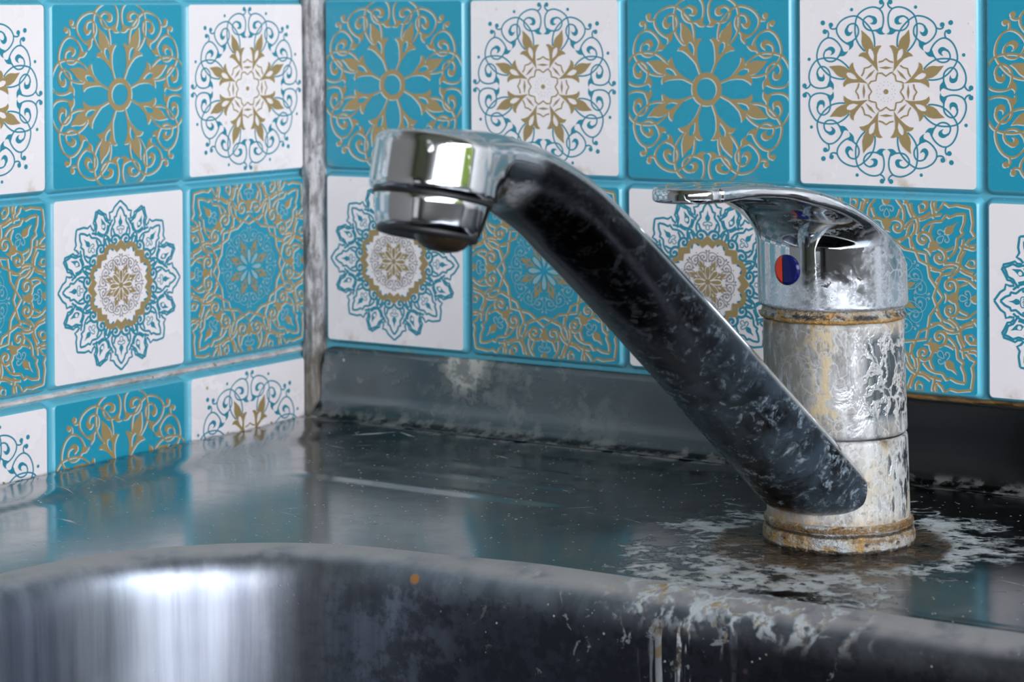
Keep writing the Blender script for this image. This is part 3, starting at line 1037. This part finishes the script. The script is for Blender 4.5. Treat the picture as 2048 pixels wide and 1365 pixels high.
strip_net(caulk_pt, [i / 14 for i in range(15)], list(np.linspace(-2.62, ZTOP, 420)), 'trim_1', M_CAULK,
          'rough grey caulk bead down the corner between the two tiled walls')

zs = ZL - (2 + ZG) - 0.052


def seam_pt(u, v):
    # u along the wall, v across the strip
    bul = 0.020 * math.sin(math.pi * v) + 0.004 * nz3(u, v, 1, 9.0)
    return (-0.046 + bul, -u, zs + 0.016 - 0.034 * v + 0.004 * nz3(u, v, 5, 4.0))


strip_net(seam_pt, list(np.linspace(0.0, SE, 260)), [i / 5 for i in range(6)], 'trim_2', M_SEAM,
          'pale weathered panel seam between second and third tile row of left wall')


def grime_pt(u, v):
    bul = 0.018 * math.sin(math.pi * v) * (0.6 + 0.8 * nz3(u, 0, 7, 2.2))
    return (u, 0.044 - bul * 1.3, -2.078 - 0.030 * v + 0.012 * nz3(u, v, 3, 3.0))


strip_net(grime_pt, list(np.linspace(3.35, 7.5, 240)), [i / 5 for i in range(6)], 'trim_3', M_GRIME,
          'brown grime line between back wall tiles and steel upstand right of tap')
# ------------------------------------------------------------------ the rest of the room
def room():
    R = ROOM
    mb = MB()
    mb.box((-0.6, R['y0'], R['z0'] - 0.5), (R['x1'] + 0.6, 0.6, R['z0']))
    tag(mb.build('floor', M_FLOOR), 'dark kitchen floor', 'floor', kind='structure')
    mb = MB()
    mb.box((-0.6, R['y0'], R['z1']), (R['x1'] + 0.6, 0.6, R['z1'] + 0.5))
    tag(mb.build('ceiling', M_PLASTER), 'pale kitchen ceiling', 'ceiling', kind='structure')
    # right wall with the side window
    w = WIN1
    mb = MB()
    x0, x1 = R['x1'], R['x1'] + 1.2
    mb.box((x0, R['y0'], R['z0']), (x1, 0.6, w['z0']))
    mb.box((x0, R['y0'], w['z1']), (x1, 0.6, R['z1']))
    mb.box((x0, R['y0'], w['z0']), (x1, w['a0'], w['z1']))
    mb.box((x0, w['a1'], w['z0']), (x1, 0.6, w['z1']))
    tag(mb.build('wall_right', M_PLASTER), 'pale plaster wall with the side window', 'wall', kind='structure')
    mb = MB()
    fx0, fx1, t = x0 + 0.4, x0 + 0.8, 0.55
    mb.box((fx0, w['a0'], w['z0']), (fx1, w['a1'], w['z0'] + t))
    mb.box((fx0, w['a0'], w['z1'] - t), (fx1, w['a1'], w['z1']))
    for a in (w['a0'], w['a0'] + (w['a1'] - w['a0'] - t) * 0.34, w['a0'] + (w['a1'] - w['a0'] - t) * 0.67, w['a1'] - t):
        mb.box((fx0, a, w['z0'] + t), (fx1, a + t, w['z1'] - t))
    mb.box((fx0 + 0.05, w['a0'] + t, w['z0'] + 7.6), (fx1 - 0.05, w['a1'] - t, w['z0'] + 8.0))
    tag(mb.build('window_1', M_FRAME), 'white framed side window', 'window', kind='structure')
    # front wall behind the camera
    w = WIN2
    mb = MB()
    y0, y1 = R['y0'] - 1.2, R['y0']
    mb.box((-0.6, y0, R['z0']), (R['x1'] + 0.6, y1, w['z0']))
    mb.box((-0.6, y0, w['z1']), (R['x1'] + 0.6, y1, R['z1']))
    mb.box((-0.6, y0, w['z0']), (w['a0'], y1, w['z1']))
    mb.box((w['a1'], y0, w['z0']), (R['x1'] + 0.6, y1, w['z1']))
    tag(mb.build('wall_front', M_DARKWALL), 'dark painted wall opposite the sink', 'wall', kind='structure')
    mb = MB()
    t = 0.6
    for a in (w['a0'], (w['a0'] + w['a1'] - t) / 2, w['a1'] - t):
        mb.box((a, y0 + 0.4, w['z0']), (a + t, y0 + 0.8, w['z1']))
    mb.box((w['a0'], y0 + 0.45, w['z0']), (w['a1'], y0 + 0.75, w['z0'] + t))
    mb.box((w['a0'], y0 + 0.45, w['z1'] - t), (w['a1'], y0 + 0.75, w['z1']))
    tag(mb.build('window_2', M_FRAME), 'white framed window opposite the sink', 'window', kind='structure')


room()
# ------------------------------------------------------------------ the steel sink
ZD = -2.52
BX_L, BX_R, BY_B, BY_F, BRAD = 1.62, 7.6, -2.86, -7.0, 1.14     # bowl outline at its wall
DX0, DX1, DY0, DY1 = 0.028, 9.7, -8.2, -0.034                  # deck limits


def rrect_sd(x, y, x0, x1, y0, y1, r):
    qx = abs(x - (x0 + x1) / 2) - ((x1 - x0) / 2 - r)
    qy = abs(y - (y0 + y1) / 2) - ((y1 - y0) / 2 - r)
    return math.hypot(max(qx, 0), max(qy, 0)) + min(max(qx, qy), 0) - r


def sst(x, a, b):
    t = min(1, max(0, (x - a) / (b - a)))
    return t * t * (3 - 2 * t)


def seg_d(x, y, a, b, yy):
    t = min(max(x, a), b)
    return math.hypot(x - t, y - yy)


def deck_h(x, y):
    h = -0.028 * sst(-rrect_sd(x, y, 0.43, 3.55, -7.6, -0.20, 0.55), -0.05, 0.11) * (1 - sst(x, 2.6, 3.5))
    h += 0.012 * (1 - sst(x, 0.03, 0.20)) - 0.02 * (1 - sst(x, 0.028, 0.06))
    for yy, a, b in ((-0.76, 0.98, 2.55), (-1.05, 1.05, 2.62), (-1.42, 1.15, 2.66)):
        d = seg_d(x, y, a, b, yy)
        h += 0.006 * (1 - sst(d, 0.015, 0.095))
    h += 0.010 * (1 - sst(-y, 0.06, 0.16))
    # pressed line beside the bowl on the right
    h -= 0.006 * (1 - sst(abs(y + 2.60), 0.0, 0.028)) * sst(x, 4.75, 5.0)
    h += 0.004 * nz3(x, y, 0, 0.9)
    return h


def outline(d, n):
    """bowl outline grown by d: points in order, arc-length even on the d = 0 outline"""
    x0, x1, y0, y1, r = BX_L, BX_R, BY_F, BY_B, BRAD
    pts = []
    segs = [('l', (x0 + r, y1), (x1 - r, y1), (0, 1)), ('a', (x1 - r, y1 - r), 90, 0), ('l', (x1, y1 - r), (x1, y0 + r), (1, 0)), ('a', (x1 - r, y0 + r), 0, -90),
            ('l', (x1 - r, y0), (x0 + r, y0), (0, -1)), ('a', (x0 + r, y0 + r), -90, -180), ('l', (x0, y0 + r), (x0, y1 - r), (-1, 0)), ('a', (x0 + r, y1 - r), 180, 90)]
    for s in segs:
        if s[0] == 'l':
            L = math.dist(s[1], s[2])
            k = max(2, int(L / 0.05))
            for i in range(k):
                t = i / k
                pts.append((s[1][0] + (s[2][0] - s[1][0]) * t + s[3][0] * d, s[1][1] + (s[2][1] - s[1][1]) * t + s[3][1] * d))
        else:
            k = 56
            for i in range(k):
                a = math.radians(s[2] + (s[3] - s[2]) * i / k)
                pts.append((s[1][0] + (r + d) * math.cos(a), s[1][1] + (r + d) * math.sin(a)))
    return pts


sink = bpy.data.objects.new('kitchen_sink', None)
COL.objects.link(sink)
tag(sink, 'worn stainless steel kitchen sink with a limescaled deck under the tap', 'sink')

E_OUT = 0.205                                                  # where the rolled rim begins
rings, zs_ = [], []
d = E_OUT
ds = []
while d < 3.4:
    ds.append(d)
    d += 0.028 if d < 2.9 else 0.1
ds += [4.5]
vs = []
for d in ds:
    for x, y in outline(d, 0):
        x, y = min(max(x, DX0), DX1), min(max(y, DY0), DY1)
        vs.append((x, y, ZD + deck_h(x, y)))
n = len(outline(0, 0))
fs = []
for f in grid_faces(n, len(ds), True):
    a, b, c, e = (vs[i] for i in f)
    if abs((c[0] - a[0]) * (e[1] - b[1]) - (c[1] - a[1]) * (e[0] - b[0])) > 1e-7:
        fs.append(f[::-1])
m = MB()
m.add(vs, fs, 0, True)
# folded outer edge
ed = [(DX0, DY1), (DX1, DY1), (DX1, DY0), (DX0, DY0)]
for i in range(4):
    a, b = ed[i], ed[(i + 1) % 4]
    k = 60
    top = [(a[0] + (b[0] - a[0]) * j / k, a[1] + (b[1] - a[1]) * j / k) for j in range(k + 1)]
    m.add([(x, y, ZD + deck_h(x, y)) for x, y in top] + [(x, y, ZD - 0.42) for x, y in top], grid_faces(k + 1, 2), 0, False)
m.build('deck', M_DECK, sink)

prof = [(E_OUT, 0.0), (0.19, -0.0015), (0.17, -0.005), (0.145, -0.011), (0.12, -0.0185), (0.095, -0.029), (0.07, -0.043), (0.048, -0.062), (0.03, -0.087), (0.016, -0.118),
        (0.007, -0.155), (0.001, -0.20), (-0.003, -0.26), (-0.010, -0.45), (-0.022, -0.8), (-0.034, -1.2), (-0.046, -1.6), (-0.055, -1.78), (-0.075, -1.92), (-0.11, -2.03), (-0.17, -2.11),
        (-0.25, -2.155), (-0.36, -2.175), (-0.6, -2.18), (-1.0, -2.185)]
vs = []
for d, z in prof:
    for x, y in outline(d, 0):
        vs.append((x, y, ZD + z + (deck_h(x, y) * sst(d, 0.0, E_OUT))))
m = MB()
fs = grid_faces(n, len(prof), True)
fs.append(tuple(range((len(prof) - 1) * n, len(prof) * n)))
BC = (4.61, -4.93)                                             # its own middle as origin, the brushing runs round it
m.add([(x - BC[0], y - BC[1], z) for x, y, z in vs], fs, 0, True)
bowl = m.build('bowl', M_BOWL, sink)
bowl.location = (BC[0] * U, BC[1] * U, 0)

# upstand against the back wall: a folded sheet with a rounded left corner and a cove at its foot
prof = [(0.002, -2.100), (-0.016, -2.096), (-0.028, -2.099), (-0.034, -2.110), (-0.036, -2.135), (-0.038, -2.25), (-0.041, -2.36), (-0.046, -2.41), (-0.060, -2.455), (-0.085, -2.487), (-0.118, -2.503), (-0.150, -2.508), (-0.158, -2.515)]
x_a, x_b, rc = 0.122, 9.7, 0.085
xs = [x_a + rc * (1 - math.cos(math.pi / 2 * i / 8)) for i in range(9)] + list(np.linspace(x_a + rc, x_b, 160))[1:]
vs = []
for y, z in prof:
    for x in xs:
        cut = 0.0
        if x < x_a + rc:
            cut = rc - math.sqrt(max(0, rc * rc - (x_a + rc - x) ** 2))
        zz = min(z, -2.096 - cut) if z > -2.40 else z
        vs.append((x, y + 0.004 * nz3(x, z, 4, 0.8), zz))
m = MB()
m.add(vs, [f[::-1] for f in grid_faces(len(xs), len(prof))], 0, True)
m.add([(x_a, 0.002, -2.19), (x_a, -0.040, -2.19), (x_a, -0.046, -2.41), (x_a, -0.158, -2.515), (x_a, 0.002, -2.515)], [(0, 1, 2, 3, 4)], 0)
m.build('upstand', M_UPSTAND, sink)
# ------------------------------------------------------------------ the tap
tap = bpy.data.objects.new('faucet', None)
COL.objects.link(tap)
tap.location = (FX * U, FY * U, FZ * U)
tag(tap, 'limescaled chrome single lever mixer tap with long dark spout', 'tap')
LEAN = 0.020


def leaned(vs):
    return [(x - RX * LEAN * z, y - RY * LEAN * z, z) for x, y, z in vs]


def lathe_part(name, prof, mt, rough=0.0, seed=0, parent=tap, n=160, cap0=False, cap1=False):
    vs, fs = lathe(prof, n, None, cap0, cap1)
    if rough:
        out = []
        for x, y, z in vs:
            r = math.hypot(x, y) or 1
            k = 1 + rough * (nz3(x, y, z + seed, 6.0) + 0.5 * nz3(x, y, z * 0.5 + seed, 16.0)) / max(r, 0.05)
            out.append((x * k, y * k, z + rough * 0.4 * nz3(x, y, seed, 5.0)))
        vs = out
    m = MB()
    m.add(leaned(vs), fs, 0, True)
    return m.build(name, mt, parent)


def fillp(pts, step=0.012):
    out = [pts[0]]
    for a, b in zip(pts, pts[1:]):
        k = max(1, int(math.dist(a, b) / step))
        for i in range(1, k + 1):
            out.append((a[0] + (b[0] - a[0]) * i / k, a[1] + (b[1] - a[1]) * i / k))
    return out


lathe_part('base_flange', fillp([(0.20, -0.006), (0.336, -0.006), (0.348, 0.0), (0.352, 0.012), (0.351, 0.050), (0.347, 0.066), (0.338, 0.074), (0.333, 0.080), (0.338, 0.088), (0.345, 0.098), (0.345, 0.108),
                                 (0.339, 0.117), (0.330, 0.124), (0.28, 0.126)]), M_FOOT, 0.004, 3)
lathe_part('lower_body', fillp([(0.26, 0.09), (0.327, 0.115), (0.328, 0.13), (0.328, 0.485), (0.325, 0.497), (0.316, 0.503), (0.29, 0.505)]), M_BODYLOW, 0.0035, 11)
lathe_part('seam_groove', [(0.28, 0.485), (0.311, 0.490), (0.311, 0.525), (0.28, 0.53)], M_SEAL_SHADE)
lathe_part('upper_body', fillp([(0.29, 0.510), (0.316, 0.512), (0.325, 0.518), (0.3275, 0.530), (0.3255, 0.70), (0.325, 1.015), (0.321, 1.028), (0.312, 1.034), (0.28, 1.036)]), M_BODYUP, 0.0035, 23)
lathe_part('collar_ring', fillp([(0.27, 1.026), (0.318, 1.030), (0.332, 1.036), (0.337, 1.046), (0.331, 1.056), (0.326, 1.062), (0.322, 1.085), (0.314, 1.097), (0.26, 1.099)]), M_RING, 0.0075, 31)

# lever handle: a chrome cap whose domed top runs out into the lever
LD = np.array([-0.173, -0.985])                          # the way the lever points
LWD = np.array([0.985, -0.173])                          # across it (its positive side)
if LWD @ np.array([RX, RY]) < 0:
    LWD = -LWD
TOP_S = np.array([-0.50, -0.40, -0.33, -0.25, -0.15, 0.0, 0.15, 0.30, 0.45, 0.60, 0.75, 0.90, 1.05, 1.20, 1.40])
TOP_Z = np.array([0.78, 1.000, 1.130, 1.245, 1.350, 1.475, 1.560, 1.622, 1.666, 1.684, 1.692, 1.695, 1.692, 1.686, 1.675])
LOW_S = np.array([-0.5, 0.20, 0.30, 0.36, 0.42, 0.50, 0.60, 0.72, 0.84, 0.92, 0.97, 1.02, 1.10, 1.20, 1.40])
LOW_Z = np.array([0.5, 0.9, 1.20, 1.38, 1.500, 1.570, 1.615, 1.632, 1.634, 1.626, 1.618, 1.614, 1.612, 1.612, 1.615])
WID_S = np.array([-0.5, 0.0, 0.2, 0.35, 0.5, 0.7, 0.9, 1.1, 1.4])
WID_W = np.array([0.352, 0.352, 0.348, 0.328, 0.290, 0.228, 0.188, 0.170, 0.165])


def spline(xs, ys):
    """monotone-ish cubic Hermite through the points, as a vector function"""
    m_ = np.gradient(ys, xs)

    def f(x):
        x = np.clip(x, xs[0], xs[-1])
        i = np.clip(np.searchsorted(xs, x) - 1, 0, len(xs) - 2)
        h = xs[i + 1] - xs[i]
        t = (x - xs[i]) / h
        return ((2 * t ** 3 - 3 * t ** 2 + 1) * ys[i] + (t ** 3 - 2 * t ** 2 + t) * h * m_[i] + (-2 * t ** 3 + 3 * t ** 2) * ys[i + 1] + (t ** 3 - t ** 2) * h * m_[i + 1])
    return f


f_top, f_low, f_wid = spline(TOP_S, TOP_Z), spline(LOW_S, LOW_Z), spline(WID_S, WID_W)


CR = 0.344


def handle_sd(s, w, z):
    rho = np.sqrt(s * s + w * w)
    dome = (z - (f_top(s) - 0.32 * w * w * np.clip(1 - (s - 0.1) / 0.7, 0.0, 1) - 0.12 * w * w)) / 1.18
    # the cap's wall flares out into the lever's underside
    rx, rz, zc = 0.44, 0.250, 1.372
    q = np.sqrt(((rho - CR - rx) / rx) ** 2 + (np.maximum(z - zc, 0) / rz) ** 2)
    flare = np.where(z < zc, rho - CR, np.where(rho < CR + rx, (1 - q) * 0.25, (zc + rz - z) * 0.25 / rz))
    thick = (f_low(s) - z) / 1.3
    flare = np.where(s > 0, smax(flare, np.where(rho > CR + 0.1, thick, -1.0), 0.02), flare)
    tip = np.sqrt(np.maximum(s - 1.01, 0) ** 2 + w * w) - 0.168
    side = np.where(s > 1.01, tip, np.abs(w) - f_wid(s))
    body = smax(smax(flare, side, 0.02), 1.090 - z, 0.02)
    return smax(body, dome, 0.024)


V, Q, N = surface_net(handle_sd, (-0.36, -0.37, 1.06), (1.22, 0.37, 1.75), 0.0135)
toxy = lambda A: np.stack([A[:, 0] * LD[0] + A[:, 1] * LWD[0], A[:, 0] * LD[1] + A[:, 1] * LWD[1], A[:, 2]], -1)
V2, N2 = toxy(V), toxy(N)
if LD[0] * LWD[1] - LD[1] * LWD[0] < 0:
    Q = Q[:, ::-1]
V2[:, 0] -= RX * LEAN * V2[:, 2]
V2[:, 1] -= RY * LEAN * V2[:, 2]
handle = net_object('lever_handle', V2, Q, N2, M_LEVER, tap)

# hot and cold badge, set into the cap under the lever
bang = 0.0
bz, br = 1.275, 0.069
bdir = np.array([*LD, 0.0])
bm_ = MB()
side = np.array([-LD[1], LD[0], 0.0])
if side[:2] @ np.array([RX, RY]) < 0:
    side = -side


def badge_pt(a, rr, out):
    # follows the round of the cap
    uu, vv = rr * math.cos(a), rr * math.sin(a)
    th = uu / CR
    p = (CR + out) * (bdir * math.cos(th) + side * math.sin(th))
    z = bz + vv
    return (p[0] - RX * LEAN * z, p[1] - RY * LEAN * z, z)


split = -0.018
for half, mi in ((-1, 0), (1, 1)):
    K = 28
    a0 = math.acos(split / br)
    angs = np.linspace(a0, 2 * math.pi - a0, K) if half < 0 else np.linspace(-a0, a0, K)
    rim_o = [badge_pt(a, br, 0.0) for a in angs]
    rim_i = [badge_pt(a, br, 0.006) for a in angs]
    dome = [badge_pt(a, br * 0.86, 0.0095) if abs(br * 0.86 * math.cos(a) - split) > 0 else None for a in angs]
    cen = []
    for a in angs:
        u_, v_ = br * 0.80 * math.cos(a), br * 0.80 * math.sin(a)
        u_ = max(u_, split) if half > 0 else min(u_, split)
        rr_, aa_ = math.hypot(u_, v_), math.atan2(v_, u_)
        cen.append(badge_pt(aa_, rr_, 0.010))
    bm_.add(rim_o + rim_i + cen, [f for f in grid_faces(K, 3)], mi, True)
    bm_.add(cen, [tuple(range(K))], mi, False)
badge = bm_.build('temperature_badge', [M_RED, M_NAVY], handle)
badge['label'] = 'round hot and cold badge, red on the left and navy on the right'

# spout: an arm with a flat-topped drop section rising to a round head
SD = np.array([-0.121, -0.993])
SWD = np.array([0.993, -0.121])
ctrl = [(0.0, 0.150), (0.11, 0.245), (0.435, 0.505), (0.752, 0.750), (1.116, 1.036), (1.480, 1.316), (1.70, 1.482), (1.895, 1.622), (2.04, 1.724), (2.19, 1.806), (2.33, 1.866), (2.48, 1.908), (2.60, 1.924), (2.71, 1.930)]
PATH = np.array(smooth(ctrl, 8))
TAN = np.gradient(PATH, axis=0)
TAN /= np.linalg.norm(TAN, axis=1, keepdims=True)
TT = np.concatenate([[0], np.cumsum(np.linalg.norm(np.diff(PATH, axis=0), axis=1))])


def path_vt(s, z):
    sh = s.shape
    P = np.stack([s.ravel(), z.ravel()], -1)
    v, t, over = np.empty(len(P)), np.empty(len(P)), np.empty(len(P))
    for i in range(0, len(P), 20000):
        p = P[i:i + 20000]
        d2 = ((p[:, None, :] - PATH[None]) ** 2).sum(2)
        k = d2.argmin(1)
        e = p - PATH[k]
        al = (e * TAN[k]).sum(1)
        v[i:i + 20000] = -e[:, 0] * TAN[k][:, 1] + e[:, 1] * TAN[k][:, 0]
        # refine across neighbouring samples so that the field stays smooth
        k2 = np.clip(np.where(al > 0, k + 1, k - 1), 0, len(PATH) - 1)
        fr = np.where(k2 != k, np.clip(np.abs(al) / (np.linalg.norm(PATH[k2] - PATH[k], axis=1) + 1e-9), 0, 1), 0)
        tn = TAN[k] * (1 - fr)[:, None] + TAN[k2] * fr[:, None]
        q = PATH[k] * (1 - fr)[:, None] + PATH[k2] * fr[:, None]
        e = p - q
        v[i:i + 20000] = -e[:, 0] * tn[:, 1] + e[:, 1] * tn[:, 0]
        t[i:i + 20000] = TT[k] * (1 - fr) + TT[k2] * fr
        end = ((k == 0) & (al < 0)) | ((k == len(PATH) - 1) & (al > 0))
        over[i:i + 20000] = np.where(end, np.abs(al), 0)
    return v.reshape(sh), t.reshape(sh), over.reshape(sh)


HC = np.array([2.712, 1.992])                            # middle of the head's top
tau = math.radians(13)
HA = np.array([math.sin(tau), -math.cos(tau)])
HB = np.array([math.cos(tau), math.sin(tau)])
HR, HL = 0.246, 0.245


def spout_sd(s, w, z):
    if s.ndim == 3:
        v, t, ov = path_vt(s[:, 0, :], z[:, 0, :])
        v, t, ov = v[:, None, :], t[:, None, :], ov[:, None, :]
    else:
        v, t, ov = path_vt(s, z)
    fr = np.clip(t / TT[-1], 0, 1)
    W = 0.276 - 0.049 * fr
    lo = 0.250 - 0.050 * fr
    up = 0.112 - 0.035 * fr
    a = np.where(v < 0, lo, up)
    k0 = np.sqrt((v / a) ** 2 + (w / W) ** 2) + 1e-9
    k1 = np.sqrt((v / a ** 2) ** 2 + (w / W ** 2) ** 2) + 1e-9
    arm = k0 * (k0 - 1) / k1 + ov
    arm = smax(arm, 0.168 - z, 0.07)
    h = (s - HC[0]) * HA[0] + (z - HC[1]) * HA[1]
    b = (s - HC[0]) * HB[0] + (z - HC[1]) * HB[1]
    r = np.sqrt(b * b + w * w)
    dome = 0.030 * (r / HR) ** 2
    qx, qy = r - HR, np.maximum(dome - h, h - HL)
    head = smax(qx, smax(dome - h, h - HL, 0.004), 0.035)
    return smin(arm, head, 0.045)


V, Q, N = surface_net(spout_sd, (0.0, -0.30, -0.22), (3.04, 0.30, 2.07), 0.0155)
keep = ~((V[Q][:, :, 0].max(1) < 0.16))
Q = Q[keep]
tos = lambda A: np.stack([A[:, 0] * SD[0] + A[:, 1] * SWD[0], A[:, 0] * SD[1] + A[:, 1] * SWD[1], A[:, 2]], -1)
if SD[0] * SWD[1] - SD[1] * SWD[0] < 0:
    Q = Q[:, ::-1]
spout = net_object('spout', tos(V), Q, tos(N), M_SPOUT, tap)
spout['label'] = 'long chrome spout, dark reflections painted on its underside, ending in a bright round chrome head'


def head_lathe(name, prof, mt, n=128, cap1=False, cap0=False, shift=0.0):
    vs, fs = lathe(prof, n, None, cap0, cap1)
    out = []
    for x, y, h in vs:                                    # shift: off centre, towards the right
        y += shift * (1 if SWD[0] > 0 else -1)
                                       # h runs down the head's axis
        s, z, w = HC[0] + HB[0] * x + HA[0] * h, HC[1] + HB[1] * x + HA[1] * h, y
        out.append((s * SD[0] + w * SWD[0], s * SD[1] + w * SWD[1], z))
    m = MB()
    m.add(out, fs, 0, True)
    return m.build(name, mt, spout)


head_lathe('head_seal', [(0.10, 0.236), (0.228, 0.240), (0.228, 0.256), (0.10, 0.258)], M_SEAL_SHADE)
head_lathe('aerator', fillp([(0.15, 0.248), (0.206, 0.248), (0.218, 0.252), (0.221, 0.260), (0.206, 0.345), (0.201, 0.365), (0.191, 0.378), (0.175, 0.382), (0.168, 0.374), (0.165, 0.36), (0.165, 0.33)], 0.02), M_CHROME)
head_lathe('aerator_shade_band', [(0.160, 0.370), (0.192, 0.372), (0.194, 0.382), (0.188, 0.396), (0.172, 0.400), (0.150, 0.396), (0.02, 0.392)], M_SEAL_SHADE, cap1=True)  # added black band standing for the shading along the aerator's bottom
ae = head_lathe('aerator_outlet', fillp([(0.115, 0.345), (0.110, 0.380), (0.104, 0.402), (0.088, 0.424), (0.064, 0.438), (0.036, 0.445), (0.010, 0.447)], 0.02), M_AMBER, cap1=True, shift=0.080)
ae['label'] = 'dark rusty outlet plug under the aerator'
